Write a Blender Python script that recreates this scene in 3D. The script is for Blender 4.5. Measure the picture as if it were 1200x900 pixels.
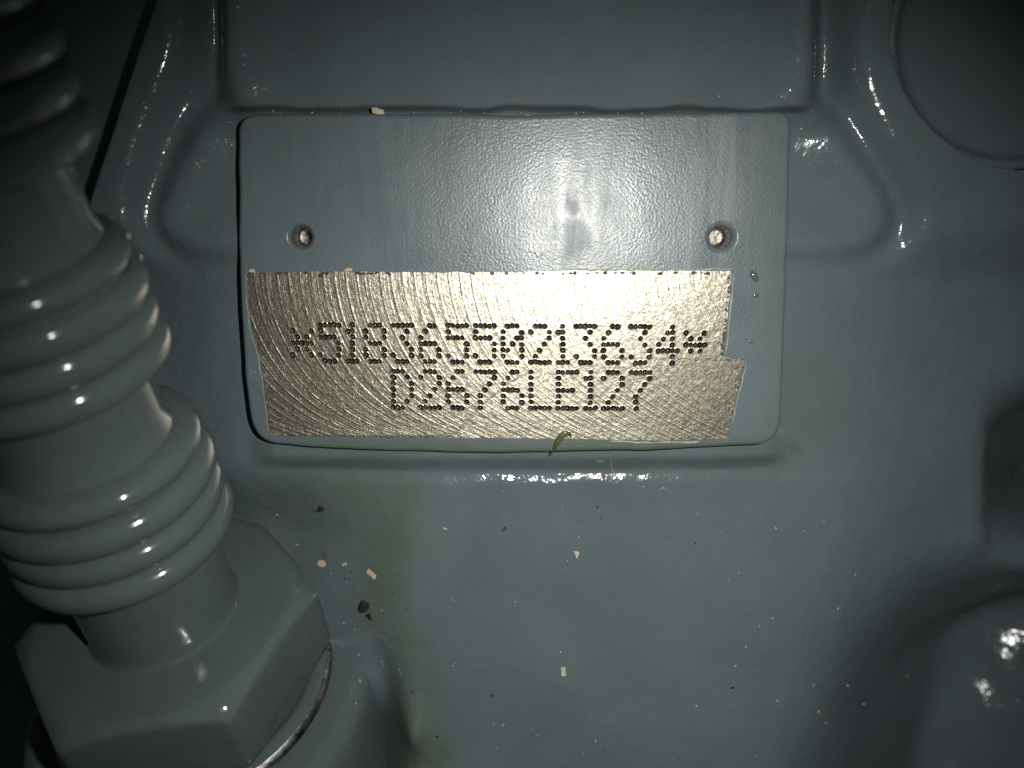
import bpy, bmesh, math, random
import numpy as np
from mathutils import Vector, Matrix
from mathutils.geometry import delaunay_2d_cdt

for o in list(bpy.data.objects):
    bpy.data.objects.remove(o)
SC = bpy.context.scene
COL = SC.collection
MM = 0.001
random.seed(7)
rng = np.random.default_rng(11)

# ------------------------------------------------------------------ camera
H = 95.0                                   # lens to pad, mm
TILT = math.radians(-10.0)
ct, st = math.cos(TILT), math.sin(TILT)
R = np.array([[1, 0, 0], [0, ct, -st], [0, st, ct]])   # camera frame -> world (mm)
CAM = R @ np.array([0, 0, H])
cd = bpy.data.cameras.new("camera")
cam = bpy.data.objects.new("camera", cd)
COL.objects.link(cam)
cam.location = CAM * MM
cam.rotation_euler = (TILT, 0, 0)
cd.sensor_width = 36.0
cd.lens = 36.0 * H / 120.0
cd.clip_start = 0.005
cd.clip_end = 10.0
cd.dof.use_dof = True
cd.dof.focus_distance = (H + 1.0) * MM
cd.dof.aperture_fstop = 15.0
SC.camera = cam

# ------------------------------------------------------------------ world + lamp of the phone
w = bpy.data.worlds.new("World")
SC.world = w
w.use_nodes = True
bg = w.node_tree.nodes["Background"]
bg.inputs[0].default_value = (0.8, 0.95, 1.0, 1)
bg.inputs[1].default_value = 0.018
ld = bpy.data.lights.new("phone_flash", 'SPOT')
ld.energy = 0.43
ld.color = (1.0, 0.985, 0.93)
ld.shadow_soft_size = 0.0016
ld.spot_size = math.radians(90)
ld.spot_blend = 1.0
lamp = bpy.data.objects.new("phone_flash", ld)
COL.objects.link(lamp)
lp = R @ np.array([14.5, 6, H])
lamp.location = lp * MM
aim = Vector(R @ np.array([9, -15, 0])) - Vector(lp)
lamp.rotation_euler = aim.to_track_quat('-Z', 'Y').to_euler()
SC.view_settings.view_transform = 'Standard'
SC.view_settings.look = 'None'
SC.view_settings.exposure = 0.0
SC.view_settings.gamma = 1.0
SC.render.engine = 'CYCLES'

# ------------------------------------------------------------------ helpers
def proj(X, Y, Z):
    """world mm -> photo pixel"""
    d = np.stack([X, Y, Z], -1) - CAM
    c = d @ R                                # to camera frame
    return 600 + c[..., 0] * 10 * H / -c[..., 2], 450 - c[..., 1] * 10 * H / -c[..., 2]

def W(px, py, z=0.0):
    """photo pixel -> world mm on the plane at height z"""
    px = np.asarray(px, float); py = np.asarray(py, float)
    d = np.stack([(px - 600) / 10, (450 - py) / 10, np.full_like(px, -H)], -1) @ R.T
    t = (z - CAM[2]) / d[..., 2]
    return CAM + d * t[..., None]

def ss(a, b, x):
    t = np.clip((x - a) / (b - a), 0, 1)
    return t * t * (3 - 2 * t)

def seg_dist(u, v, pts):
    best = np.full(u.shape, 1e9)
    for (x0, y0), (x1, y1) in zip(pts[:-1], pts[1:]):
        dx, dy = x1 - x0, y1 - y0
        t = np.clip(((u - x0) * dx + (v - y0) * dy) / (dx * dx + dy * dy), 0, 1)
        best = np.minimum(best, np.hypot(u - x0 - t * dx, v - y0 - t * dy))
    return best

def inside(u, v, poly):
    r = np.zeros(u.shape, bool)
    n = len(poly)
    for i in range(n):
        x0, y0 = poly[i]; x1, y1 = poly[(i + 1) % n]
        if y0 == y1: continue
        c = ((y0 > v) != (y1 > v)) & (u < (x1 - x0) * (v - y0) / (y1 - y0) + x0)
        r ^= c
    return r

def sdf(u, v, poly):
    poly = [tuple(p) for p in poly]
    d = seg_dist(u, v, poly + [poly[0]])
    return np.where(inside(u, v, poly), -d, d)

def chaikin(pts, n=2, closed=True):
    p = np.array(pts, float)
    for _ in range(n):
        q = np.roll(p, -1, 0)
        if closed:
            p = np.stack([.75 * p + .25 * q, .25 * p + .75 * q], 1).reshape(-1, 2)
        else:
            a, b = p[:-1], p[1:]
            p = np.vstack([p[:1], np.stack([.75 * a + .25 * b, .25 * a + .75 * b], 1).reshape(-1, 2), p[-1:]])
    return p

def vnoise(u, v, scale, seed):
    """smooth value noise"""
    g = np.random.default_rng(seed).uniform(-1, 1, (64, 64))
    a, b = u / scale + 1000, v / scale + 1000
    i, j = np.floor(a).astype(int), np.floor(b).astype(int)
    fa, fb = a - i, b - j
    fa = fa * fa * (3 - 2 * fa); fb = fb * fb * (3 - 2 * fb)
    g00 = g[i % 64, j % 64]; g10 = g[(i + 1) % 64, j % 64]; g01 = g[i % 64, (j + 1) % 64]; g11 = g[(i + 1) % 64, (j + 1) % 64]
    return (g00 * (1 - fa) + g10 * fa) * (1 - fb) + (g01 * (1 - fa) + g11 * fa) * fb

def link(name, me, mats, parent=None, smooth=True):
    o = bpy.data.objects.new(name, me)
    for m in (mats if isinstance(mats, (list, tuple)) else [mats]):
        me.materials.append(m)
    if smooth:
        me.polygons.foreach_set('use_smooth', np.ones(len(me.polygons), bool))
    COL.objects.link(o)
    if parent is not None:
        o.parent = parent
        o.matrix_parent_inverse = parent.matrix_basis.inverted()
    return o

def mesh(name, verts, faces, mats, parent=None, smooth=True, fmat=None):
    me = bpy.data.meshes.new(name)
    me.from_pydata([tuple(np.asarray(v, float) * MM) for v in verts], [], faces)
    me.update()
    o = link(name, me, mats, parent, smooth)
    if fmat is not None:
        me.polygons.foreach_set('material_index', np.array(fmat, np.int32))
    return o

def quad_mesh(name, V, Q, mats, parent=None, uv=None, attrs=None):
    """fast mesh of quads from numpy arrays (mm)"""
    used = np.unique(Q)
    remap = np.full(len(V), -1); remap[used] = np.arange(len(used))
    V2, Q2 = V[used], remap[Q]
    me = bpy.data.meshes.new(name)
    me.vertices.add(len(V2)); me.vertices.foreach_set('co', (V2 * MM).astype(np.float32).ravel())
    n = len(Q2)
    me.loops.add(n * 4); me.loops.foreach_set('vertex_index', Q2.astype(np.int32).ravel())
    me.polygons.add(n)
    me.polygons.foreach_set('loop_start', np.arange(0, n * 4, 4, dtype=np.int32))
    me.update(calc_edges=True)
    me.validate()
    if uv is not None:
        l = me.uv_layers.new(name='UVMap')
        l.data.foreach_set('uv', uv[used][Q2.ravel()].astype(np.float32).ravel())
    for k, a in (attrs or {}).items():
        at = me.attributes.new(k, 'FLOAT', 'POINT')
        at.data.foreach_set('value', a[used].astype(np.float32))
    return link(name, me, mats, parent)

def empty(name, loc_mm=(0, 0, 0)):
    o = bpy.data.objects.new(name, None)
    COL.objects.link(o)
    o.location = np.asarray(loc_mm, float) * MM
    o.empty_display_size = 0.005
    return o

def tag(o, label, cat, group=None):
    o['label'] = label; o['category'] = cat
    if group: o['group'] = group
    return o

# ------------------------------------------------------------------ materials
def newmat(name):
    m = bpy.data.materials.new(name); m.use_nodes = True
    nt = m.node_tree
    return m, nt, nt.nodes, nt.links, nt.nodes['Principled BSDF']

def noise(nt, vec, scale, detail=3, rough=.5, dist=0):
    n = nt.nodes.new('ShaderNodeTexNoise')
    n.inputs['Scale'].default_value = scale; n.inputs['Detail'].default_value = detail
    n.inputs['Roughness'].default_value = rough; n.inputs['Distortion'].default_value = dist
    nt.links.new(vec, n.inputs['Vector'])
    return n.outputs['Fac']

def mrange(nt, src, a, b, c, d, smooth=False):
    n = nt.nodes.new('ShaderNodeMapRange')
    if smooth: n.interpolation_type = 'SMOOTHSTEP'
    for k, x in zip(('From Min', 'From Max', 'To Min', 'To Max'), (a, b, c, d)):
        n.inputs[k].default_value = x
    nt.links.new(src, n.inputs['Value'])
    return n.outputs['Result']

def mixc(nt, fac, a, b, mode='MIX'):
    n = nt.nodes.new('ShaderNodeMix'); n.data_type = 'RGBA'; n.blend_type = mode
    if isinstance(fac, (int, float)): n.inputs[0].default_value = fac
    else: nt.links.new(fac, n.inputs[0])
    for i, x in ((6, a), (7, b)):
        if isinstance(x, tuple): n.inputs[i].default_value = (*x, 1)
        else: nt.links.new(x, n.inputs[i])
    return n.outputs[2]

def math_(nt, op, a, b=None):
    n = nt.nodes.new('ShaderNodeMath'); n.operation = op
    for i, x in enumerate((a, b)):
        if x is None: continue
        if isinstance(x, (int, float)): n.inputs[i].default_value = x
        else: nt.links.new(x, n.inputs[i])
    return n.outputs[0]

def bump(nt, h, dist, strength=1.0, prev=None):
    n = nt.nodes.new('ShaderNodeBump')
    n.inputs['Distance'].default_value = dist; n.inputs['Strength'].default_value = strength
    nt.links.new(h, n.inputs['Height'])
    if prev is not None: nt.links.new(prev, n.inputs['Normal'])
    return n.outputs['Normal']

PAINT = (0.110, 0.142, 0.153)

def paint(name, rough, bumps, stain=False, rvar=0.08, wear=False, spec=.5, tint=(1, 1, 1)):
    m, nt, N, L, P = newmat(name)
    tc = N.new('ShaderNodeTexCoord').outputs['Object']
    big = noise(nt, tc, 60, 4)
    pc_ = tuple(a_ * b_ for a_, b_ in zip(PAINT, tint))
    c = mixc(nt, mrange(nt, big, .35, .65, 0, 1), tuple(x * .93 for x in pc_), tuple(x * 1.07 for x in pc_))
    fine = noise(nt, tc, 900, 2)
    c = mixc(nt, mrange(nt, fine, .3, .7, 0, .12), c, (0.15, 0.17, 0.165))
    r = mrange(nt, noise(nt, tc, 150, 5, .6), .3, .7, rough - rvar, rough + rvar)
    if stain:
        a = N.new('ShaderNodeAttribute'); a.attribute_name = 'stain'
        f = math_(nt, 'MULTIPLY', a.outputs['Fac'], mrange(nt, noise(nt, tc, 220, 4, .6), .3, .62, .35, 1))
        c = mixc(nt, f, c, (0.085, 0.112, 0.065))
        g = N.new('ShaderNodeAttribute'); g.attribute_name = 'gap_shade'
        c = mixc(nt, g.outputs['Fac'], c, (0.022, 0.022, 0.02))  # shade of the gap above the pad, mixed into the paint colour
    if wear:
        # vertical smears left by a rag, and dull rubbed spots
        mp = N.new('ShaderNodeMapping'); mp.inputs['Scale'].default_value = (520, 70, 100)
        L.new(tc, mp.inputs['Vector'])
        sm = noise(nt, mp.outputs[0], 1.0, 4, .6, .4)
        r = math_(nt, 'ADD', r, mrange(nt, sm, .35, .7, -.03, .06))
        sp_ = N.new('ShaderNodeSeparateXYZ'); L.new(tc, sp_.inputs[0])
        band = math_(nt, 'MULTIPLY', mrange(nt, sp_.outputs[0], .0150, .0200, 0, 1, True), mrange(nt, sp_.outputs[0], .0225, .0290, 1, 0, True))
        band = math_(nt, 'MULTIPLY', band, mrange(nt, sm, .42, .66, 0, 1))
        band = math_(nt, 'MULTIPLY', band, mrange(nt, sp_.outputs[1], .010, .016, 0, 1, True))
        c = mixc(nt, math_(nt, 'MULTIPLY', band, .38), c, (.27, .29, .28))
        wob = N.new('ShaderNodeVectorMath'); wob.operation = 'MULTIPLY_ADD'
        nn_ = N.new('ShaderNodeTexNoise'); nn_.inputs['Scale'].default_value = 500; L.new(tc, nn_.inputs['Vector'])
        L.new(nn_.outputs['Color'], wob.inputs[0]); wob.inputs[1].default_value = (.0036, .0036, 0); L.new(tc, wob.inputs[2])
        for px_, py_, rad in ((673, 280, .0028), (671, 240, .0013), (628, 297, .0005)):
            p_ = W(px_, py_, 0) * MM + np.array([.0018, .0018, 0])
            dn = N.new('ShaderNodeVectorMath'); dn.operation = 'DISTANCE'
            L.new(wob.outputs[0], dn.inputs[0]); dn.inputs[1].default_value = tuple(p_)
            f_ = mrange(nt, dn.outputs['Value'], rad * .3, rad * 1.15, 1, 0, True)
            r = math_(nt, 'ADD', r, math_(nt, 'MULTIPLY', f_, .08))
            c = mixc(nt, math_(nt, 'MULTIPLY', f_, .2), c, (.09, .10, .098))
    L.new(c, P.inputs['Base Color']); L.new(r, P.inputs['Roughness'])
    P.inputs['Specular IOR Level'].default_value = spec
    n = None
    for sc, det, dist in bumps:
        n = bump(nt, noise(nt, tc, sc, det, .55), dist * MM, 1.0, n)
    L.new(n, P.inputs['Normal'])
    return m

M_CAST = paint('casting_paint', .13, [(420, 3, .17), (1500, 2, .038), (95, 2, .25)], stain=True, rvar=.05)
M_PAD = paint('pad_paint', .30, [(3600, 2, .030), (1700, 1, .010), (110, 2, .06)], stain=True, rvar=.05, wear=True)
M_FIT = paint('fitting_paint', .11, [(260, 2, .08), (70, 2, .2)], rvar=.03, tint=(.80, .80, .76))
M_PLUG = paint('plug_paint', .3, [(600, 3, .05)], rvar=.05)

def simple(name, col, rough=.5, metal=0.0, nscale=800, amount=.25, bmp=.03, emit=None):
    m, nt, N, L, P = newmat(name)
    tc = N.new('ShaderNodeTexCoord').outputs['Object']
    f = noise(nt, tc, nscale, 4, .6)
    L.new(mixc(nt, mrange(nt, f, .3, .7, 0, 1), tuple(x * (1 - amount) for x in col), tuple(min(1, x * (1 + amount)) for x in col)), P.inputs['Base Color'])
    P.inputs['Roughness'].default_value = rough; P.inputs['Metallic'].default_value = metal
    L.new(bump(nt, f, bmp * MM), P.inputs['Normal'])
    return m

M_CREAM = simple('cream_flake', (.52, .455, .34), .6)
M_PALE = simple('pale_speck', (.46, .46, .42), .5)
M_BLACK = simple('black_flake', (.03, .027, .025), .35, 0, 600, .6, .12)
M_DUSTBLK = simple('dark_speck', (.02, .02, .02), .6)
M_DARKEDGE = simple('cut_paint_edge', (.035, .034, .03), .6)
M_LIP = simple('torn_paint_lip', (.34, .35, .29), .5, 0, 1500, .3)
M_OILED = simple('oiled_shaving', (.10, .10, .04), .25, 0, 900, .4)
M_BARE = simple('bare_metal', (.52, .50, .46), .38, 1.0, 1500, .2, .05)
M_HOLE = simple('bare_hole_metal', (.24, .23, .21), .42, 1.0, 1800, .5, .12)
M_WASHER = simple('worn_washer_metal', (.20, .195, .18), .45, 1.0, 420, .95, .16)
M_FIBRE = simple('grey_fibre', (.35, .35, .32), .6)

def metal(name, base, dark):
    m, nt, N, L, P = newmat(name)
    uv = N.new('ShaderNodeUVMap').outputs['UV']
    tc = N.new('ShaderNodeTexCoord').outputs['Object']
    def st(su, sv, det=3, dist=0):
        mp = N.new('ShaderNodeMapping'); mp.inputs['Scale'].default_value = (su, sv, 1)
        L.new(uv, mp.inputs['Vector'])
        return noise(nt, mp.outputs[0], 1.0, det, .6, dist)
    coarse = st(1.1, .12); fine = st(7.0, .35); grain = noise(nt, tc, 3600, 3, .65); blot = noise(nt, tc, 90, 4, .6)
    c = mixc(nt, mrange(nt, grain, .36, .60, 0, 1), tuple(x * .36 for x in base), base)
    c = mixc(nt, mrange(nt, fine, .35, .6, .45, 0), c, tuple(x * .45 for x in base))
    c = mixc(nt, mrange(nt, blot, .45, .75, 0, .15), c, tuple(x * .72 for x in base))
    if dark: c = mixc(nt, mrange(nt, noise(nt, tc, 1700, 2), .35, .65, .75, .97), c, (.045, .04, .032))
    L.new(c, P.inputs['Base Color'])
    P.inputs['Metallic'].default_value = 1.0
    L.new(mrange(nt, grain, .3, .7, .44, .30), P.inputs['Roughness'])
    n = bump(nt, fine, .020 * MM)
    n = bump(nt, grain, .035 * MM, 1, n)
    n = bump(nt, coarse, .03 * MM, 1, n)
    L.new(n, P.inputs['Normal'])
    return m
M_MILL = metal('milled_iron', (.56, .52, .42), False)
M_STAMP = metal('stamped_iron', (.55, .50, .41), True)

# ------------------------------------------------------------------ the fitting's axis (camera frame fit -> world)
P0 = R @ np.array([-40.91, -28.34, -1.99])
AX = R @ (np.array([-0.05149, 0.80928, 0.58516]) / np.linalg.norm([-0.05149, 0.80928, 0.58516]))
_d = R.T @ AX
_e1 = np.cross([0, 0, 1.], _d); _e1 /= np.linalg.norm(_e1)
E1, E2 = R @ _e1, R @ np.cross(_d, _e1)

# ------------------------------------------------------------------ casting height field
LOBE_R = chaikin([(800, 40), (925, 60), (966, 125), (1004, 182), (1036, 222), (1049, 256), (1032, 286), (988, 300), (930, 300), (800, 300)], 3)
LOBE_L = chaikin([(420, 40), (290, 60), (246, 125), (217, 182), (195, 222), (182, 258), (200, 288), (234, 300), (290, 300), (420, 300)], 3)
OUT_R = chaikin([(952, -140), (966, 0), (982, 70), (1000, 122), (1026, 176), (1056, 214), (1073, 256), (1058, 296), (1010, 322)], 2, False)
OUT_L = chaikin([(275, -140), (246, 0), (218, 80), (199, 122), (178, 176), (168, 216), (163, 256), (176, 296), (215, 322)], 2, False)

def ground_shape(u, v):
    """the soft forms of the casting, before they are rounded by the mould"""
    h = np.full(u.shape, -3.1)
    h -= 5.6 * ss(935, 1200, u) * ss(140, 400, v)
    h -= 6.0 * ss(310, 110, u) * ss(250, 380, v)
    for lobe, out, sgn in ((LOBE_R, OUT_R, 1), (LOBE_L, OUT_L, -1)):
        op = list(map(tuple, out)) + [(sgn * 4000 + 600, 322), (sgn * 4000 + 600, -140)]
        so = sdf(u, v, op)
        h = h - 1.0 * ss(330, 250, v) + 2.9 * ss(17, -11, so) * ss(335, 262, v)
        sl = sdf(u, v, lobe)
        h = h + np.where(sl < 13, 2.0 * ss(13, -14, sl) - 1.3 * ss(-14, -70, sl), 0)
    h = h + 1.0 * ss(330, 250, v)
    cx, cy, hx, hy, rr = 608.5, 0.0, 357.5, 168.0, 95.0
    qx, qy = np.abs(u - cx) - hx + rr, np.abs(v - cy) - hy + rr
    sb = np.hypot(np.maximum(qx, 0), np.maximum(qy, 0)) + np.minimum(np.maximum(qx, qy), 0) - rr
    sb = sb + vnoise(u, v, 45, 7) * 2.0
    top = -2.5 - .015 * (130 - v) + 2.7 * np.maximum(ss(95, 18, u - 252), ss(100, 18, 965 - u)) * (.35 + np.clip(130 - v, 0, 200) / 120)
    k = ss(12, -28, sb)
    h = h * (1 - k) + top * k
    h -= (2.3 + .016 * np.clip(130 - v, 0, 150)) * np.exp(-((sb - 7) / 17) ** 2) * ss(165, 130, v)
    return h

# rounded copy on a pixel-spaced table (the mould leaves no sharp crease)
_TU, _TV = np.arange(-700, 1900, 4.0), np.arange(-700, 1500, 4.0)
_g = ground_shape(*np.meshgrid(_TU, _TV))
def _blur(a, m):
    for ax in (0, 1):
        for _ in range(2):
            c = np.cumsum(np.pad(a, [(m + 1, m) if i == ax else (0, 0) for i in (0, 1)], mode='edge'), ax)
            n_ = a.shape[ax]
            a = (np.take(c, range(2 * m + 1, 2 * m + 1 + n_), ax) - np.take(c, range(0, n_), ax)) / (2 * m + 1)
    return a
TABLE = _blur(_g, 2)
def soft(u, v):
    a = np.clip((u - _TU[0]) / 4, 0, len(_TU) - 2.001); b = np.clip((v - _TV[0]) / 4, 0, len(_TV) - 2.001)
    i, j = a.astype(int), b.astype(int); fa, fb = a - i, b - j
    return (TABLE[j, i] * (1 - fa) + TABLE[j, i + 1] * fa) * (1 - fb) + (TABLE[j + 1, i] * (1 - fa) + TABLE[j + 1, i + 1] * fa) * fb

def height(X, Y):
    u, v = proj(X, Y, np.full(X.shape, -4.0))
    n = vnoise(u, v, 60, 1) * .12 + vnoise(u, v, 170, 2) * .26 + vnoise(u, v, 24, 3) * .03
    h = soft(u, v)
    # lower plateau with its rounded shoulder under the pad
    jit = vnoise(u, v, 120, 5) * 3
    h -= .5 * ss(440, 500, v) * (1 - ss(900, 1000, u)) * ss(260, 330, u)
    h += .34 * ss(549, 566, v + jit + vnoise(u, v, 14, 6) * 1.5) * (1 - ss(860, 1060, u)) * ss(300, 470, u)
    h += .5 * ss(580, 760, v) * ss(380, 620, u) * (1 - ss(800, 1020, u))
    h -= 6.5 * ss(490, 250, u) * ss(535, 640, v)
    h -= 14 * ss(70, 20, u) * ss(560, 640, v)
    h += .011 * np.clip(v - 590, 0, 400) * ss(400, 520, u) * (1 - ss(850, 1000, u))
    # paint fillet where the pad's lower wall meets the casting
    h += 1.5 * ss(26, 2, v - 527 + 3 * ((u - 600) / 310) ** 2) * ss(500, 515, v) * ss(290, 330, u) * ss(930, 890, u)
    # wet run of paint standing proud
    h += 1.95 * np.exp(-((u - 489) / 17) ** 2 - ((v - 835) / 24) ** 2) + .35 * np.exp(-((u - 482) / 20) ** 2 - ((v - 780) / 60) ** 2)
    # fall to the right-hand valley, the bulges beyond it
    h -= 31.0 * ss(915, 1400, u + .15 * (v - 700)) * ss(640, 880, v)
    t = u - 1345 + vnoise(u, v, 70, 9) * 7
    wall = -38.5 + .061 * (v - 760) + .068 * t + .00012 * np.clip(t, 0, 200) ** 2 + vnoise(u, v, 30, 10) * .34 + vnoise(u, v, 13, 16) * .12
    df = np.maximum(6.0 - np.abs(h - wall), 0) / 6.0
    h = np.where(u > 980, np.maximum(h, wall) + df * df * 1.5 * ss(980, 1060, u), h)
    # shadowed recess at the right edge
    ramp = np.clip(np.log1p(np.exp((u - 1178 + vnoise(u, v, 90, 19) * 3) / 6)) * 6, 0, 220)
    h -= .13 * ramp * ss(430, 560, v) * (1 - ss(610, 700, v))
    # hollow behind the pad, so its drilled holes stay open
    h -= 6 * ss(302, 322, u) * ss(903, 883, u) * ss(152, 172, v) * ss(500, 480, v)
    # plug bore
    rp = np.hypot(u - 1190, v - 40)
    h = np.where(rp < 160, -9.0, h)
    # drop-off left of the slanted joint
    dl = ((u - 195) * 240 + (v - 0) * 80) / math.hypot(240, 80)     # signed distance, + right
    lm = ss(3, -2, dl + vnoise(u, v, 30, 8) * 1.2) * ss(420, 300, v)
    h = h * (1 - lm) - 11.0 * lm
    h -= 6 * np.exp(-((dl + 5) / 4.5) ** 2) * ss(262, 236, v)
    # pocket round the fitting's boss
    rq = np.hypot(u - 232, (v - 822))
    h -= 12 * (1 - ss(185, 270, rq)) * ss(790, 950, v)
    h -= 1.7 * np.exp(-((rq - 222) / 19) ** 2) * ss(715, 840, v) * (u > 232)
    return h + n

def surf(px, py, it=6):
    z = -4.0
    for _ in range(it):
        p = W(px, py, z)
        z = float(height(np.array([p[0]]), np.array([p[1]]))[0])
    return W(px, py, z)

BLOCK = empty('engine_block', (0, 0, -6))
tag(BLOCK, 'grey green painted engine casting with a raised number pad and scattered flakes', 'engine block')

step = 0.19
xs = np.r_[np.arange(-130, -84, 2.0), np.arange(-84, 90, step), np.arange(90, 130, 2.0)]
ys = np.r_[np.arange(-110, -62, 2.0), np.arange(-62, 60, step), np.arange(60, 100, 2.0)]
GX, GY = np.meshgrid(xs, ys)
GZ = height(GX, GY)
u, v = proj(GX, GY, GZ)
# oil film: a run down from the pad and a film along its lower edge
run = seg_dist(u, v, [(480, 560), (462, 640), (448, 700), (478, 760), (486, 830), (488, 960)])
stain = .65 * ss(46, 8, run + vnoise(u, v, 40, 21) * 16) * ss(540, 590, v)
stain = np.maximum(stain, .45 * ss(110, 20, np.hypot((u - 420) * .8, v - 600) + vnoise(u, v, 50, 22) * 25))
stain = np.maximum(stain, .8 * ss(10, 5, np.hypot(u - 931, v - 525) + vnoise(u, v, 6, 23) * 2))
stain = np.maximum(stain, .22 * ss(90, 20, np.hypot(u - 940, v - 470)))
stain = np.maximum(stain, .15 * ss(40, 5, np.abs(v - 545)) * ss(500, 900, u) * ss(980, 900, u))
gap_shade = .75 * ss(7, 1, np.abs(v - 129 + vnoise(u, v, 40, 24) * 3)) * ss(250, 290, u) * ss(960, 930, u)  # pad's shadow in the gap above it, painted as a dark line
Vc = np.stack([GX, GY, GZ], -1).reshape(-1, 3)
ny, nx = GX.shape
idx = np.arange(ny * nx).reshape(ny, nx)
Q = np.stack([idx[:-1, :-1], idx[:-1, 1:], idx[1:, 1:], idx[1:, :-1]], -1).reshape(-1, 4)
quad_mesh('casting', Vc, Q, M_CAST, BLOCK, attrs={'stain': stain.ravel(), 'gap_shade': gap_shade.ravel()})

# ------------------------------------------------------------------ lathe helper along any axis
def lathe(name, prof, origin, axis, e1, e2, mats, parent=None, n=96, fmat=None, close=False, smooth=True):
    vs, fs, fm = [], [], []
    for (s, r) in prof:
        for k in range(n):
            a = 2 * math.pi * k / n
            vs.append(origin + axis * s + r * (math.cos(a) * e1 + math.sin(a) * e2))
    m = len(prof)
    for i in range(m - 1 + (1 if close else 0)):
        j = (i + 1) % m
        for k in range(n):
            k2 = (k + 1) % n
            fs.append((i * n + k, i * n + k2, j * n + k2, j * n + k))
            fm.append(fmat[i] if fmat else 0)
    return mesh(name, vs, fs, mats, parent, smooth, fm if fmat else None)

# boss that carries the fitting
lathe('boss', [(-60, 23.2), (-18, 21.9), (-15.2, 21.7), (-14.2, 21.3), (-13.4, 20.6), (-13.0, 19.8), (-13.0, 19.2), (-13.0, 9), (-13.0, 7)],
      P0, AX, E1, E2, M_FIT, BLOCK)

# ------------------------------------------------------------------ number pad
def rounded(pts, rad):
    out = []
    n = len(pts)
    for i in range(n):
        p0, p, p1 = (np.array(pts[j % n], float) for j in (i - 1, i, i + 1))
        r = rad[i]
        if r <= 0: out.append(p); continue
        a = (p0 - p) / np.linalg.norm(p0 - p); b = (p1 - p) / np.linalg.norm(p1 - p)
        A, B = p + a * r, p + b * r
        for t in np.linspace(0, 1, 9):
            out.append((1 - t) ** 2 * A + 2 * t * (1 - t) * p + t * t * B)
    return np.array(out)

def dense(pts, stepl, closed=True):
    out = []
    n = len(pts)
    for i in range(n if closed else n - 1):
        a, b = np.array(pts[i], float), np.array(pts[(i + 1) % n], float)
        m = max(1, int(np.linalg.norm(b - a) / stepl))
        for k in range(m): out.append(a + (b - a) * k / m)
    if not closed: out.append(np.array(pts[-1], float))
    return np.array(out)

pad_px = rounded([(280, 134), (440, 133), (600, 134.5), (780, 132), (927, 130), (921, 330), (914, 520), (760, 527), (600, 530), (450, 528), (298, 519), (287, 430), (281.5, 330)],
                 [26, 0, 0, 0, 22, 0, 34, 0, 0, 0, 32, 0, 0])
pad_px = dense(pad_px, 5)
pad_px += np.stack([vnoise(pad_px[:, 0], pad_px[:, 1], 28, 31), vnoise(pad_px[:, 0], pad_px[:, 1], 28, 32)], 1) * .9
PO = W(pad_px[:, 0], pad_px[:, 1], -.5)[:, :2]
t_ = np.roll(PO, -1, 0) - np.roll(PO, 1, 0)
t_ /= np.linalg.norm(t_, axis=1)[:, None]
nrm = np.stack([t_[:, 1], -t_[:, 0]], 1)           # outward or inward: checked below
if ((PO + nrm - PO.mean(0)) ** 2).sum() < ((PO - PO.mean(0)) ** 2).sum(): nrm = -nrm
for _ in range(3): nrm = (np.roll(nrm, 1, 0) + nrm + np.roll(nrm, -1, 0)); nrm /= np.linalg.norm(nrm, axis=1)[:, None]
prof = [(-.62, 0), (-.54, 0), (-.42, -.015), (-.29, -.06), (-.18, -.14), (-.09, -.27), (-.02, -.5), (.05, -1.1), (.22, -3.2), (.55, -4.3), (1.1, -4.9), (1.9, -5.3), (2.4, -6.5)]
n = len(PO)
vs, fs = [], []
for off, z in prof:
    for i in range(n): vs.append((*(PO[i] + nrm[i] * off), z))
for a in range(len(prof) - 1):
    for i in range(n):
        j = (i + 1) % n
        fs.append((a * n + i, (a + 1) * n + i, (a + 1) * n + j, a * n + j))

milled_px = [(289, 319), (330, 318.5), (400, 318), (480, 319), (575, 319.5), (680, 317), (770, 317.5), (857, 317.5),
             (855.5, 345), (853, 368), (850.5, 395), (848, 417), (862, 420), (873, 421.5), (868, 444), (861, 473), (857, 490), (853.5, 514.5),
             (800, 516.5), (720, 515.5), (640, 514), (540, 513.5), (430, 513), (316.5, 510), (312.6, 476), (308.8, 445), (303.6, 416), (294.5, 385), (290.7, 352)]
mp = dense(milled_px, 3.0)
mp += np.stack([vnoise(mp[:, 0], mp[:, 1], 7, 41), vnoise(mp[:, 0], mp[:, 1], 7, 42)], 1) * .9
MPW = W(mp[:, 0], mp[:, 1], 0)[:, :2]
holes = [((352.5, 277.5), 1.6), ((845.5, 278), 1.9)]
HW = [(W(c[0], c[1], 0), r) for c, r in holes]

loops = [PO + nrm * -.62, MPW]
NH = 48
for c, r in HW:
    a = np.linspace(0, 2 * math.pi, NH, endpoint=False)
    loops.append(np.stack([c[0] + r * np.cos(a), c[1] + r * np.sin(a)], 1))
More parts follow.
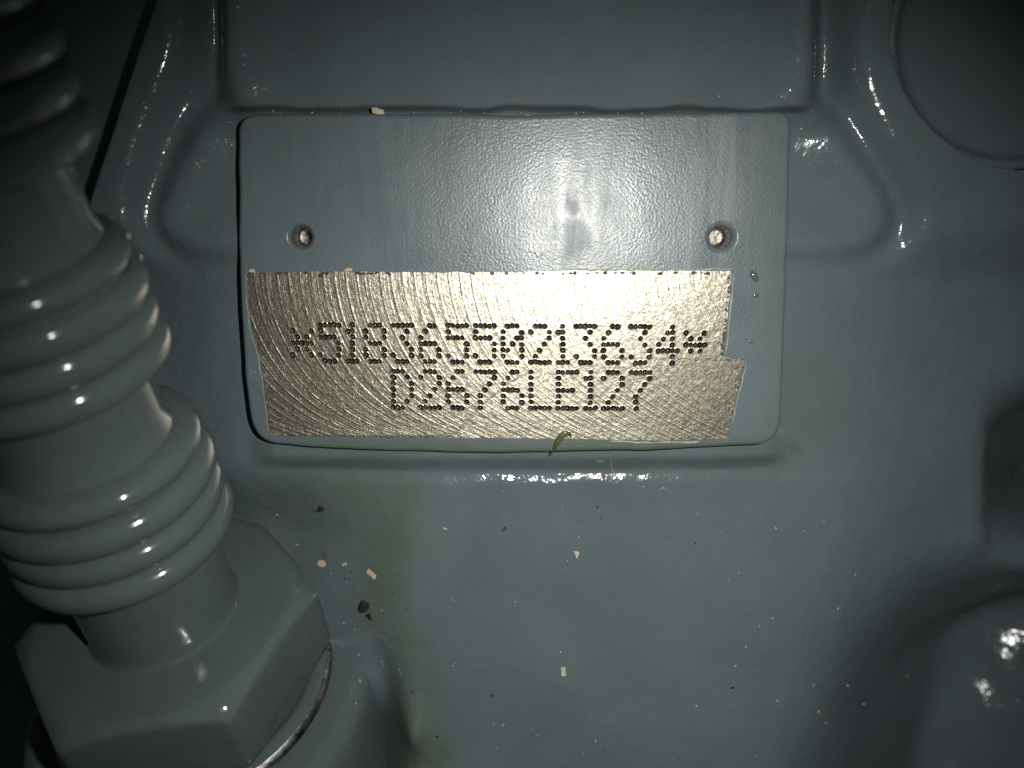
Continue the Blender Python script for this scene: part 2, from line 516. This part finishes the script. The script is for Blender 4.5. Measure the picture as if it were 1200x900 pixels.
# interior grid points keep the triangles even
cv, ce = [], []
for lp_ in loops:
    b = len(cv)
    cv += [Vector(p) for p in lp_]
    ce += [(b + i, b + (i + 1) % len(lp_)) for i in range(len(lp_))]
gx, gy = np.meshgrid(np.arange(-40, 40, 2.0), np.arange(-20, 40, 2.0))
gx, gy = gx.ravel(), gy.ravel()
ok = sdf(gx, gy, loops[0]) < -.5
for l in loops[1:]: ok &= sdf(gx, gy, l) > .8
cv += [Vector((x, y)) for x, y in zip(gx[ok], gy[ok])]
rv, re, rf, _, _, _ = delaunay_2d_cdt(cv, ce, [], 0, 1e-6)
rvn = np.array([tuple(p) for p in rv])
tri = np.array([f for f in rf if len(f) == 3])
cen = rvn[tri].mean(1)
keep = inside(cen[:, 0], cen[:, 1], [tuple(p) for p in loops[0]])
for l in loops[1:]: keep &= ~inside(cen[:, 0], cen[:, 1], [tuple(p) for p in l])
base = len(vs)
vs += [(x, y, 0.0) for x, y in rvn]
fs += [tuple(base + int(i) for i in f) for f in tri[keep]]
PAD = mesh('number_pad', vs, fs, M_PAD, BLOCK)
bm = bmesh.new(); bm.from_mesh(PAD.data)
bmesh.ops.remove_doubles(bm, verts=bm.verts, dist=2e-6)
bmesh.ops.recalc_face_normals(bm, faces=bm.faces)
bm.to_mesh(PAD.data); bm.free()
co = np.array([vv.co for vv in PAD.data.vertices]) / MM
pu, pv = proj(co[:, 0], co[:, 1], co[:, 2])
ps = .9 * ss(514, 520, pv + vnoise(pu, pv, 30, 51) * 2) * ss(300, 420, pu)
ps = np.maximum(ps, .12 * ss(870, 900, pu))
for nm, arr in (('stain', ps), ('gap_shade', np.zeros(len(co))), ('rubbed', np.zeros(len(co)))):
    at = PAD.data.attributes.new(nm, 'FLOAT', 'POINT'); at.data.foreach_set('value', arr.astype(np.float32))

# paint step around the bare window
nm_ = len(MPW)
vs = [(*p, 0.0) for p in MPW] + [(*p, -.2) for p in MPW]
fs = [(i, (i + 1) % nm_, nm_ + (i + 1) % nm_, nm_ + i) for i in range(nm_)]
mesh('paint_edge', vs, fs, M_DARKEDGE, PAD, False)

# torn lip of paint, raised along parts of the window's edge
def lip(path_px, wid, hgt):
    p = dense(path_px, 2.5, False)
    p = p + np.stack([vnoise(p[:, 0], p[:, 1], 9, 61), vnoise(p[:, 0], p[:, 1], 9, 62)], 1) * .8
    P = W(p[:, 0], p[:, 1], 0)[:, :2]
    t = np.gradient(P, axis=0); t /= np.linalg.norm(t, axis=1)[:, None]
    nn = np.stack([-t[:, 1], t[:, 0]], 1)
    ww = wid * (.65 + .45 * vnoise(p[:, 0], p[:, 1], 13, 63))
    vs, fs = [], []
    for i in range(len(P)):
        e = min(1, i / 2, (len(P) - 1 - i) / 2)
        for a, z in ((-1, -.03), (-.5, hgt), (.4, hgt * .9), (1, -.03)):
            vs.append((*(P[i] + nn[i] * a * ww[i] * max(e, .15)), z * (e if z > 0 else 1)))
    for i in range(len(P) - 1):
        for k in range(3): fs.append((i * 4 + k, i * 4 + k + 1, i * 4 + 5 + k, i * 4 + 4 + k))
    mesh('paint_lip', vs, fs, M_LIP, PAD)
lip([(666, 316), (730, 316), (800, 316), (838, 315), (859, 316)], .16, .05)
lip([(860, 318), (858, 345), (855, 372), (853, 398), (850.5, 416)], .13, .05)
lip([(875, 422), (870, 446), (863, 474), (858, 496)], .10, .04)
lip([(288, 320), (289, 350), (293, 385), (302, 416), (307, 446), (311, 478), (315.5, 508)], .07, .03)
lip([(714, 517), (750, 518.5), (800, 518.5), (820, 517.5)], .15, .05)
lip([(786, 419.3), (830, 419.5), (850, 419.5)], .06, .03)

# rivet holes
for (c, r), ri in zip(HW, (1.12, 1.18)):
    m_ = r - ri
    lathe('rivet_hole', [(0, r), (-.02, r - m_ * .12), (-.09, r - m_ * .35), (-.25, r - m_ * .65), (-.5, ri + m_ * .12), (-.8, ri + .02), (-1.0, ri), (-3.3, ri * .97), (-3.45, ri * .9), (-3.5, ri * .5), (-3.35, .02)],
          np.array([c[0], c[1], 0.0]), np.array([0, 0, 1.]), np.array([1., 0, 0]), np.array([0, 1., 0]), [M_PAD, M_HOLE], PAD, n=NH,
          fmat=[0] * 5 + [1] * 5)
# drips in the paint right of the window
def blob(name, px, py, a, b, rot, hgt, mat, parent, z0=0.0, n=18):
    c = W(px, py, z0); vs, fs = [], []
    rot = math.radians(rot)
    ringp = [(1.0, -.02), (.85, hgt * .45), (.6, hgt * .85), (.25, hgt)]
    jr = 1 + rng.uniform(-.12, .12, n)
    for f, z in ringp:
        for k in range(n):
            t = 2 * math.pi * k / n
            x, y = a * f * math.cos(t) * jr[k], b * f * math.sin(t) * jr[k]
            vs.append((c[0] + x * math.cos(rot) - y * math.sin(rot), c[1] + x * math.sin(rot) + y * math.cos(rot), c[2] + z))
    vs.append((c[0], c[1], c[2] + hgt))
    for i in range(3):
        for k in range(n): fs.append((i * n + k, i * n + (k + 1) % n, (i + 1) * n + (k + 1) % n, (i + 1) * n + k))
    for k in range(n): fs.append((3 * n + k, 3 * n + (k + 1) % n, 4 * n))
    return mesh(name, vs, fs, mat, parent)
blob('paint_drip', 884, 324, .75, .42, -55, .22, M_FIT, PAD)
blob('paint_drip', 886, 346, .4, .3, 20, .10, M_FIT, PAD)
blob('paint_drip', 880, 400, .3, .25, 20, .08, M_FIT, PAD)

# ------------------------------------------------------------------ milled window with stamped dot-matrix characters
FONT = {
 '*': ["", "04", "13", "01234", "13", "04", ""],
 '5': ["01234", "0", "0123", "4", "4", "04", "123"],
 '1': ["1", "01", "1", "1", "1", "1", "012"],
 '8': ["123", "04", "04", "123", "04", "04", "123"],
 '3': ["01234", "3", "2", "3", "4", "04", "123"],
 '6': ["23", "1", "0", "0123", "04", "04", "123"],
 '0': ["123", "04", "034", "024", "014", "04", "123"],
 '2': ["123", "04", "4", "3", "2", "1", "01234"],
 '4': ["3", "23", "13", "03", "01234", "3", "3"],
 'D': ["012", "03", "04", "04", "04", "03", "012"],
 '7': ["01234", "4", "3", "2", "1", "1", "1"],
 'L': ["0", "0", "0", "0", "0", "0", "01234"],
 'E': ["01234", "0", "0", "0123", "0", "0", "01234"],
}
def layout(text, x0, y0, y1, xe):
    out, x = [], x0
    for i, ch in enumerate(text):
        dots = []
        for r_, cols in enumerate(FONT[ch]):
            if ch == '*' and i == len(text) - 1 and r_ == 5: continue
            for c_ in cols:
                px = x + int(c_) * 5.37
                yy = y0 + (y1 - y0) * (px - x0) / (xe - x0) + r_ * 7.05
                dots.append((px + rng.normal() * .18, yy + rng.normal() * .22))
        out.append(dots)
        x += 21.0 if ch == '1' else 32.15
    return out
CH = layout("*51836550213634*", 343.8, 380.3, 382.9, 828) + layout("D2676LE127", 461.4, 434.6, 436.3, 760)
g = 0.058
xs = np.arange(MPW[:, 0].min() - .2, MPW[:, 0].max() + .2, g); ys = np.arange(MPW[:, 1].min() - .2, MPW[:, 1].max() + .2, g)
MX, MY = np.meshgrid(xs, ys)
mu, mv = proj(MX, MY, np.full(MX.shape, -.12))
RA, YA = 212.0, 305.0
phA = (mu + np.sqrt(np.maximum(RA ** 2 - np.clip(mv - YA, -205, 205) ** 2, 1))) / 13.4
RB, YB = 392.0, 150.0
phB = (mu + np.sqrt(np.maximum(RB ** 2 - (mv - YB) ** 2, 1))) / 12.0
bnd = ss(-14, 14, (mu - 530) - (510 - mv) * .9 - (510 - mv) ** 2 * .004 + vnoise(mu, mv, 30, 71) * 3)
upright = ss(417, 422, mv - ss(700, 786, mu) * 1.5) * ss(690, 700, mu)     # lower strip was cut on its own pass
ph = phA * (1 - bnd) + phB * bnd
phU = np.where(bnd < .5, phA, phB)
prf = lambda p: np.exp(-((((p + .5) % 1) - .5) / .085) ** 2)
amp = (.78 + .22 * vnoise(mu, mv, 40, 72))
Z = -.12 + .019 * (prf(phA) * (1 - bnd) * amp + prf(phB) * bnd * amp * (.35 + .65 * ss(400, 470, mv)))
Z += .006 * prf(phA * 3.1 + .3) * (1 - bnd) + .005 * prf(phB * 2.7) * bnd
Z += .008 * vnoise(mu, mv, 5, 73) + .02 * vnoise(mu, mv, 60, 74)
Z -= .012 * upright + .02 * ss(.3, .7, bnd) * ss(425, 445, mv)
own = np.full(MX.shape, -1)
for ci, dots in enumerate(CH):
    for (dx, dy) in dots:
        r = 0.256 * (1 + rng.uniform(-.14, .10))
        c = W(dx, dy, -.12)
        j0, j1 = int((c[0] - .6 - xs[0]) / g), int((c[0] + .6 - xs[0]) / g) + 1
        i0, i1 = int((c[1] - .6 - ys[0]) / g), int((c[1] + .6 - ys[0]) / g) + 1
        sl = (slice(max(i0, 0), i1), slice(max(j0, 0), j1))
        d = np.hypot(MX[sl] - c[0], MY[sl] - c[1]) / r
        depth = np.where(d < 1, .21 * rng.uniform(.75, 1.1) * (1 - d ** 2.2), 0)
        Z[sl] += .035 * np.exp(-((d - 1.12) / .16) ** 2) - depth
        own[sl] = np.where(d < 1.06, ci, own[sl])
ny, nx = MX.shape
idx = np.arange(ny * nx).reshape(ny, nx)
Q = np.stack([idx[:-1, :-1], idx[:-1, 1:], idx[1:, 1:], idx[1:, :-1]], -1).reshape(-1, 4)
cu = MX[:-1, :-1].ravel() + g / 2; cvv = MY[:-1, :-1].ravel() + g / 2
mpoly = [tuple(p) for p in W(*np.array(milled_px).T, 0)[:, :2]]
sdm = sdf(cu, cvv, mpoly)
Q = Q[sdm < .2]
oq = own.ravel()[Q].max(1)
Vm = np.stack([MX, MY, Z], -1).reshape(-1, 3)
UV = np.stack([phU * 1.3, mv * .1], -1).reshape(-1, 2)
quad_mesh('milled_face', Vm, Q[oq < 0], M_MILL, PAD, uv=UV)
for ci in range(len(CH)):
    quad_mesh('stamped_character', Vm, Q[oq == ci], M_STAMP, PAD, uv=UV)

# scraps of masking film left along the window's edge: too small to pick apart
def shard(c, size, hgt, seed, n=6, rot=None, asp=1.0):
    r_ = np.random.default_rng(seed)
    rot = r_.uniform(0, 6.28) if rot is None else rot
    top, bot = [], []
    for k in range(n):
        t = 2 * math.pi * k / n + r_.uniform(-.25, .25)
        q = size * r_.uniform(.75, 1.2)
        x, y = q * math.cos(t), q * math.sin(t) * asp
        x, y = x * math.cos(rot) - y * math.sin(rot), x * math.sin(rot) + y * math.cos(rot)
        top.append((c[0] + x * .92, c[1] + y * .92, c[2] + hgt * r_.uniform(.7, 1.3))); bot.append((c[0] + x, c[1] + y, c[2] - .06))
    f = [tuple(range(n))] + [(k, n + k, n + (k + 1) % n, (k + 1) % n) for k in range(n)]
    return top + bot, f
def shards(name, items, mats, parent=None):
    V_, F_, fm = [], [], []
    for (c, s, hgt, seed, asp, rot, mi) in items:
        a, f = shard(c, s, hgt, seed, 6, rot, asp)
        b = len(V_); V_ += a; F_ += [tuple(b + i for i in q) for q in f]; fm += [mi] * len(f)
    o = mesh(name, V_, F_, mats, parent, False, fm)
    o['kind'] = 'stuff'
    return o
it = []
k = 0
for x in np.concatenate([rng.uniform(292, 520, 16), rng.uniform(520, 850, 26)]):
    it.append((W(x, 319.6 + rng.uniform(0, 1.4), -.10), rng.uniform(.10, .36), .05, k, rng.uniform(.45, .9), 0.0, 0)); k += 1
for x, y, s in ((376, 323, .42), (425, 321, .3), (457, 321, .26), (335, 320, .25), (774, 321, .42), (813, 320, .35), (721, 320, .25)):
    it.append((W(x, y, -.10), s, .05, k, .6, 0.0, 0)); k += 1
for y in rng.uniform(322, 416, 40):
    x = 857 - (y - 318) * .095
    it.append((W(x - rng.uniform(0, 3), y, -.10), rng.uniform(.06, .2), .05, k, 1.3, 0.0, 0)); k += 1
for x in rng.uniform(786, 872, 16):
    it.append((W(x, 422 + rng.uniform(-.5, .8), -.10), rng.uniform(.05, .13), .04, k, .6, 0.0, 0)); k += 1
for x in np.concatenate([rng.uniform(318, 560, 30), rng.uniform(800, 852, 10)]):
    it.append((W(x, 512.2 + (x > 700) * 3 - (x < 420) * 1.5 + rng.uniform(-.6, .6), -.10), rng.uniform(.05, .17), .04, k, .5, 0.0, 0)); k += 1
for y in rng.uniform(425, 512, 16):
    it.append((W(872 - (y - 424) * .205 - rng.uniform(0, 2), y, -.10), rng.uniform(.05, .14), .04, k, 1.2, .2, 0)); k += 1
for t in rng.uniform(0, 1, 30):
    i_ = min(int(t * 6), 5); pts = [(288, 320), (291, 352), (295, 385), (304, 416), (309, 446), (313, 478), (317, 509)]
    f_ = t * 6 - i_; x = pts[i_][0] * (1 - f_) + pts[i_ + 1][0] * f_; y = pts[i_][1] * (1 - f_) + pts[i_ + 1][1] * f_
    it.append((W(x + rng.uniform(0, 1.5), y, -.10), rng.uniform(.04, .11), .04, k, 1.2, .2, 0)); k += 1
it.append((W(864, 430 + 1, -.05), .35, .04, 900, .3, .5, 0))
shards('masking_residue', it, [M_DARKEDGE], PAD)
# bare strokes on the pad: a dark film along the lower edge of the window
def ribbon(name, path, wid, hgt, mat, parent=None, z=0.0, taper=True, world=None):
    P = np.array([W(x, y, z) for x, y in path]) if world is None else np.array(world, float)
    t = np.gradient(P, axis=0); t /= np.linalg.norm(t, axis=1)[:, None]
    nn = np.cross([0, 0, 1.], t); nn /= np.linalg.norm(nn, axis=1)[:, None]
    up = np.cross(t, nn)
    vs, fs = [], []
    m = len(P)
    for i in range(m):
        e = max(.2, min(1, 3.0 * i / m, 3.0 * (m - 1 - i) / m)) if taper else 1
        for k in range(8):
            a = 2 * math.pi * k / 8
            vs.append(P[i] + nn[i] * math.cos(a) * wid * e + up[i] * math.sin(a) * hgt * e)
    for i in range(m - 1):
        for k in range(8): fs.append((i * 8 + k, i * 8 + (k + 1) % 8, i * 8 + 8 + (k + 1) % 8, i * 8 + 8 + k))
    fs += [tuple(range(7, -1, -1)), tuple(range((m - 1) * 8, m * 8))]
    return mesh(name, vs, fs, mat, parent)

# ------------------------------------------------------------------ core plug in its bore, upper right
pc = W(1190, 40, -5.0)
pr = 14.9
lathe('core_plug', [(-6, pr + .35), (-.9, pr + .3), (-.25, pr + .15), (0, pr - .15), (0.0, pr - .5), (-.3, pr - .9), (-.8, pr - 1.2), (-1.2, pr - 1.8), (-1.35, pr - 2.6), (-1.35, 6), (-1.35, .02)],
      pc + np.array([0, 0, 1.2]), np.array([0, 0, 1.]), np.array([1., 0, 0]), np.array([0, 1., 0]), M_PLUG, None, n=128)
tag(bpy.data.objects['core_plug'], 'round painted core plug sunk in the casting at the upper right corner', 'core plug')

# ------------------------------------------------------------------ ribbed fitting
FIT = empty('pipe_fitting', P0)
tag(FIT, 'blurred grey ribbed pipe fitting with a hexagonal nut at lower left', 'pipe fitting')
GS = [15.3, 37.0, 57.2]
SPC = [3.55, 3.15, 3.4]; RR = [11.45, 11.0, 10.9]
pp = [(-12, 8.3), (2.0, 8.8), (2.25, 8.72), (2.5, 8.55), (2.9, 8.42), (4.2, 8.38), (6, 8.35), (12, 8.35), (14.5, 8.2)]
for i, s in enumerate(GS):
    pp += [(s + .3, 8.0), (s + .4, 9.7), (s + 2.3 * SPC[i], 9.7), (s + 2.9 * SPC[i], 9.5), (s + 3.4 * SPC[i], 9.0), (s + 3.8 * SPC[i], 8.4), (s + 4.3 * SPC[i], 7.95)]
    if i < 2: pp += [(GS[i + 1] - 2, 7.95)]
pp += [(110, 7.95)]
lathe('pipe', pp, P0, AX, E1, E2, M_FIT, FIT)
def ring_profile(s, r0, r1, hw):
    out = []
    for a in np.linspace(0, math.pi, 13):
        c, q = math.cos(a), math.sin(a)
        out.append((s - hw * 1.06 * math.copysign(abs(c) ** .9, c), r0 + (r1 - r0) * q ** 1.15))
    return out
for i, s in enumerate(GS):
    for k in range(3):
        lathe('rib', ring_profile(s + 1.0 + SPC[i] * k, 9.75, RR[i] - (.0, .22, .1)[k], SPC[i] * (.47, .45, .48)[k]), P0, AX, E1, E2, M_FIT, FIT)
    lathe('collar', ring_profile(s + .9 + 3 * SPC[i], 8.0, RR[i] - .65, SPC[i] * .47), P0, AX, E1, E2, M_FIT, FIT)
# hex nut
AF = 17.7 * math.cos(math.pi / 6); CR = AF * .965
n = 144
hexr = []
for k in range(n):
    a = 2 * math.pi * k / n
    f = ((math.degrees(a) - 188 + 30) % 60) - 30
    hexr.append(AF / math.cos(math.radians(30 - abs(f))))
rings_ = []
HT = 2.2                                   # top face of the nut above P0
rings_.append([(0, 8.4)] * n); rings_.append([(0, CR * .8)] * n); rings_.append([(0, CR * .965)] * n)
rings_.append([(-.06, CR)] * n)
rings_.append([(-.2 - max(0, (r - .25 - CR)) * .56, r - .25) for r in hexr])
rings_.append([(-.42 - max(0, (r - .04 - CR)) * .56, r - .04) for r in hexr])
rings_.append([(-.9 - max(0, (r - CR)) * .56, r) for r in hexr])
rings_.append([(-9.0 + max(0, (r - CR)) * .5, r) for r in hexr])
rings_.append([(-9.8 + max(0, (r - CR)) * .3, r - .3) for r in hexr])
rings_.append([(-10.2, CR + .2)] * n); rings_.append([(-10.9, CR)] * n)
vs, fs = [], []
for rg in rings_:
    for k, (s, r) in enumerate(rg):
        a = 2 * math.pi * k / n
        vs.append(P0 + AX * (s + (HT if s > -6 else 0)) + r * (math.cos(a) * E1 + math.sin(a) * E2))
for i in range(len(rings_) - 1):
    for k in range(n): fs.append((i * n + k, (i + 1) * n + k, (i + 1) * n + (k + 1) % n, i * n + (k + 1) % n))
hx = mesh('hex_nut', vs, fs, M_FIT, FIT)
hx.data.set_sharp_from_angle(angle=math.radians(48))
# sealing washer pinched under the nut
wv = [(-10.9, 14.5), (-10.92, 15.4), (-11.0, 16.2), (-11.15, 16.5), (-11.5, 17.0), (-12.2, 17.1), (-12.6, 16.8), (-13.0, 15.9), (-13.0, 14.5)]
wo = lathe('sealing_washer', wv, P0, AX, E1, E2, [M_FIT, M_WASHER], None, close=True, fmat=[0, 0, 0, 1, 1, 1, 0, 0, 0])
tag(wo, 'worn bare metal sealing washer squeezed beneath the hexagonal nut', 'washer')

# ------------------------------------------------------------------ loose bits lying on the casting
def chip(name, px, py, poly, rot, thick, mat, label, cat, group=None, p=None, curl=0.0, soft_=0):
    """poly: outline in mm, laid on the surface with real thickness and a rounded top edge"""
    c = surf(px, py) if p is None else np.array(p, float)
    e = .4
    hx_ = lambda x, y: float(height(np.array([x]), np.array([y]))[0])
    if p is None:
        gxn = (hx_(c[0] + e, c[1]) - hx_(c[0] - e, c[1])) / (2 * e); gyn = (hx_(c[0], c[1] + e) - hx_(c[0], c[1] - e)) / (2 * e)
        nz = np.array([-gxn, -gyn, 1.0]); nz /= np.linalg.norm(nz)
    else: nz = np.array([0, 0, 1.0])
    a = np.cross([0, 1., 0], nz); a /= np.linalg.norm(a); b = np.cross(nz, a)
    rot = math.radians(rot)
    pl = chaikin(poly, soft_) if soft_ else np.array(dense(poly, .22)) + rng.normal(size=(len(dense(poly, .22)), 2)) * .02
    n = len(pl); vs, fs = [], []
    for f, z in ((1.0, -.05), (1.0, thick * .6), (.88, thick), (.5, thick * 1.05)):
        for x, y in pl:
            x, y = x * f, y * f
            X, Y = x * math.cos(rot) - y * math.sin(rot), x * math.sin(rot) + y * math.cos(rot)
            vs.append(c + a * X + b * Y + nz * (z + .04 + curl * x * x))
    for i in range(3):
        for k in range(n): fs.append((i * n + k, i * n + (k + 1) % n, (i + 1) * n + (k + 1) % n, (i + 1) * n + k))
    fs.append(tuple(range(3 * n, 4 * n)))
    o = mesh(name, vs, fs, mat, None, False)
    # origin at the chip itself
    o.data.transform(Matrix.Translation(-Vector(c * MM))); o.location = c * MM
    return tag(o, label, cat, group)
def box_(a, b, j=.12):
    return [(-a * (1 - j * random.random()), -b), (a, -b * (1 - j * random.random())), (a * (1 - j * random.random()), b), (-a, b * (1 - j * random.random()))]
G1 = 'flakes lying on the casting'
chip('paint_flake', 377, 660, [(-.7, 0), (-.5, -.4), (.1, -.5), (.6, -.3), (.65, .1), (.3, .42), (-.3, .42)], 0, .10, M_CREAM, 'oval cream flake beside the upper corner of the hexagonal nut', 'flake', G1, soft_=1)
chip('paint_flake', 435.5, 672.5, box_(.72, .30), -33, .12, M_CREAM, 'slanted oblong cream flake right of the oval one', 'flake', G1)
chip('paint_flake', 675.5, 650, [(-.35, .5), (.35, .32), (.32, .0), (-.02, -.55), (-.1, -.1)], 0, .10, M_CREAM, 'notched triangular cream flake below the bright shoulder line', 'flake', G1)
chip('paint_flake', 660, 787, box_(.30, .56), 4, .12, M_CREAM, 'upright oblong cream flake alone on the lower plateau', 'flake', G1)
chip('paint_flake', 403.5, 661, [(-.4, -.1), (-.1, -.3), (.4, .0), (.3, .35), (.0, .1)], 0, .1, M_PALE, 'tiny ragged white flake between the oval and oblong cream flakes', 'flake', G1)
chip('paint_flake', 521.5, 618.5, [(-.3, .2), (.0, .0), (.3, -.15), (.1, -.25), (-.2, -.05)], 0, .08, M_PALE, 'tiny pale flake at the edge of the oil run below the pad', 'flake', G1)
chip('paint_flake', 443, 130.5, [(-.75, .3), (-.2, .38), (.6, .22), (.8, -.25), (.0, -.35), (-.6, -.28)], -6, .25, M_CREAM, 'cream flake stuck in the dark gap above the pad', 'flake', G1, p=W(443, 130.5, -.5))
chip('paint_flake', 408, 315.8, [(-.6, -.1), (-.1, .22), (.5, .1), (.5, -.15), (.0, -.2)], 4, .08, M_CREAM, 'cream flake on the top edge of the bare milled strip', 'flake', G1, p=W(408, 315.8, .0))
chip('paint_flake', 294.5, 317, [(-.4, -.15), (.0, .2), (.4, .1), (.35, -.2)], 4, .08, M_CREAM, 'small cream flake at the top left corner of the milled strip', 'flake', G1, p=W(294.5, 317, .0))
G2 = 'black scraps lying on the casting'
bf = chip('metal_flake', 427, 711, [(-.75, -.35), (-.35, .85), (.15, .7), (.65, .62), (.72, -.1), (.35, -.55), (-.1, -.75)], -8, .55, M_BLACK, 'largest black curled scrap right of the hexagonal nut', 'metal scrap', G2, curl=-.35)
chip('metal_flake', 433, 722, [(-.4, .2), (.1, .5), (.45, -.45), (.1, -.3)], 0, .3, M_BLACK, 'pointed black scrap touching the largest one', 'metal scrap', G2)
chip('metal_flake', 375.5, 596.5, [(-.7, -.3), (-.2, .1), (-.1, .5), (.5, .35), (.5, -.1), (.1, -.25)], 0, .25, M_BLACK, 'crumpled dark scrap above the hexagonal nut near the ribs', 'metal scrap', G2)
chip('metal_flake', 591, 620, [(-.35, -.1), (.1, .3), (.35, .1), (.1, -.2)], 20, .2, M_DUSTBLK, 'small black crumb on the plateau below the milled strip', 'metal scrap', G2)
chip('metal_flake', 381, 650, [(-.35, -.1), (-.1, .25), (.35, .15), (.2, -.25)], 20, .15, M_OILED, 'olive crumb just above the oval cream flake', 'metal scrap', G2)
# curled shaving hanging over the pad's lower edge
path = [(645, 534), (649, 527), (653, 519), (658, 511.5), (664, 507.5), (668.5, 509), (669.5, 513)]
pz = [-.75, .15, .42, .45, .42, .3, .1]
pts = np.array([W(x, y, z) for (x, y), z in zip(path, pz)])
tt = np.linspace(0, len(pts) - 1, 28)
pts = np.stack([np.interp(tt, range(len(pts)), pts[:, i]) for i in range(3)], -1)
for _ in range(2): pts[1:-1] = (pts[:-2] + 2 * pts[1:-1] + pts[2:]) / 4
sv = ribbon('metal_shaving', None, .34, .10, M_OILED, world=pts)
tag(sv, 'curled olive shaving hooked over the lower edge of the pad', 'shaving')
def thread(pts_px, wid, label):
    P = np.array([surf(x, y) + [0, 0, .12] for x, y in pts_px])
    tag(ribbon('lint_fibre', None, wid, wid, M_FIBRE, world=P, taper=True), label, 'fibre', 'fibres below the pad')
thread([(715.5, 539), (716.5, 545), (718, 551), (719.5, 558)], .05, 'thin upright fibre below the pad at the end of the bright line')
thread([(697, 537), (701, 541), (706, 540), (707, 544)], .05, 'short kinked fibre left of the thin upright one')
thread([(771, 574), (777, 571), (783, 573.5)], .06, 'short pale fibre lying flat on the plateau right of the bright line')

# specks of dust: nobody could count them
sp = []
known = [(817, 602, 2), (909, 619, 3), (942, 622, 2), (787, 637, 2), (834, 624, 1.5), (845, 624, 1.5), (678, 629, 2), (1002, 673, 2.6), (905, 724, 3), (890, 734, 2.3), (982, 713, 3), (874, 758, 2.4), (862, 780, 2.6),
         (1063, 792, 3), (911, 821, 3.4), (1012, 825, 3.4), (959, 834, 3.4), (993, 803, 3), (953, 803, 2.4), (816, 827, 3), (968, 847, 2.3), (657, 764, 2.2), (579, 848, 2.4), (590, 849, 2.4), (698, 868, 3.4), (604, 705, 2),
         (529, 700, 2.2), (532, 703, 1.8), (531, 780, 2), (534, 777, 1.8), (348, 638, 2.4), (325, 603, 1.8), (388, 672, 1.8), (447, 715, 2), (403, 730, 2.4), (420, 767, 2.6), (416, 738, 1.5), (1129, 722, 2), (843, 113, 2), (752, 133, 2),
         (320, 130, 2), (366, 132, 2.4), (270, 143, 1.6), (939, 151, 2.6), (675, 133, 1.8), (590, 575, 1.6), (709, 668, 1.5), (665, 657, 1.5), (754, 570, 1.5), (866, 671, 1.6), (854, 680, 1.4)]
k = 2000
for x, y, s in known:
    sp.append((surf(x, y) + [0, 0, .03], s * .055, .06, k, rng.uniform(.5, .9), None, 0)); k += 1
for _ in range(50):
    x, y = (rng.normal(690, 75), rng.normal(880, 32)) if rng.random() < .6 else (rng.uniform(480, 1050), rng.uniform(575, 900))
    if x > 1060 or y > 910: continue
    sp.append((surf(x, y) + [0, 0, .02], rng.uniform(.03, .085), .04, k, rng.uniform(.5, 1), None, 0)); k += 1
for _ in range(30):
    sp.append((W(rng.uniform(285, 925), rng.normal(132, 2), -1.0), rng.uniform(.03, .08), .05, k, .7, None, 0)); k += 1
for x, y, s in ((700, 594, 2.5), (704, 607, 2), (815, 637, 2), (858, 806, 3.4), (577, 815, 3), (466, 673, 2), (461, 696, 2.4), (476, 714, 1.8), (412, 670, 2), (404, 678, 2.4), (512, 863, 3), (494, 307, 1.5), (627, 297, 2), (483, 811, 2.6), (358, 634, 1.6)):
    c = surf(x, y) if y > 530 else W(x, y, 0)
    sp.append((c + [0, 0, .02], s * .065, .08, k, rng.uniform(.6, .9), None, 1)); k += 1
d_ = shards('dust_specks', sp, [M_PALE, M_DUSTBLK])
d_['label'] = 'pale and dark dust specks sprinkled over the casting'
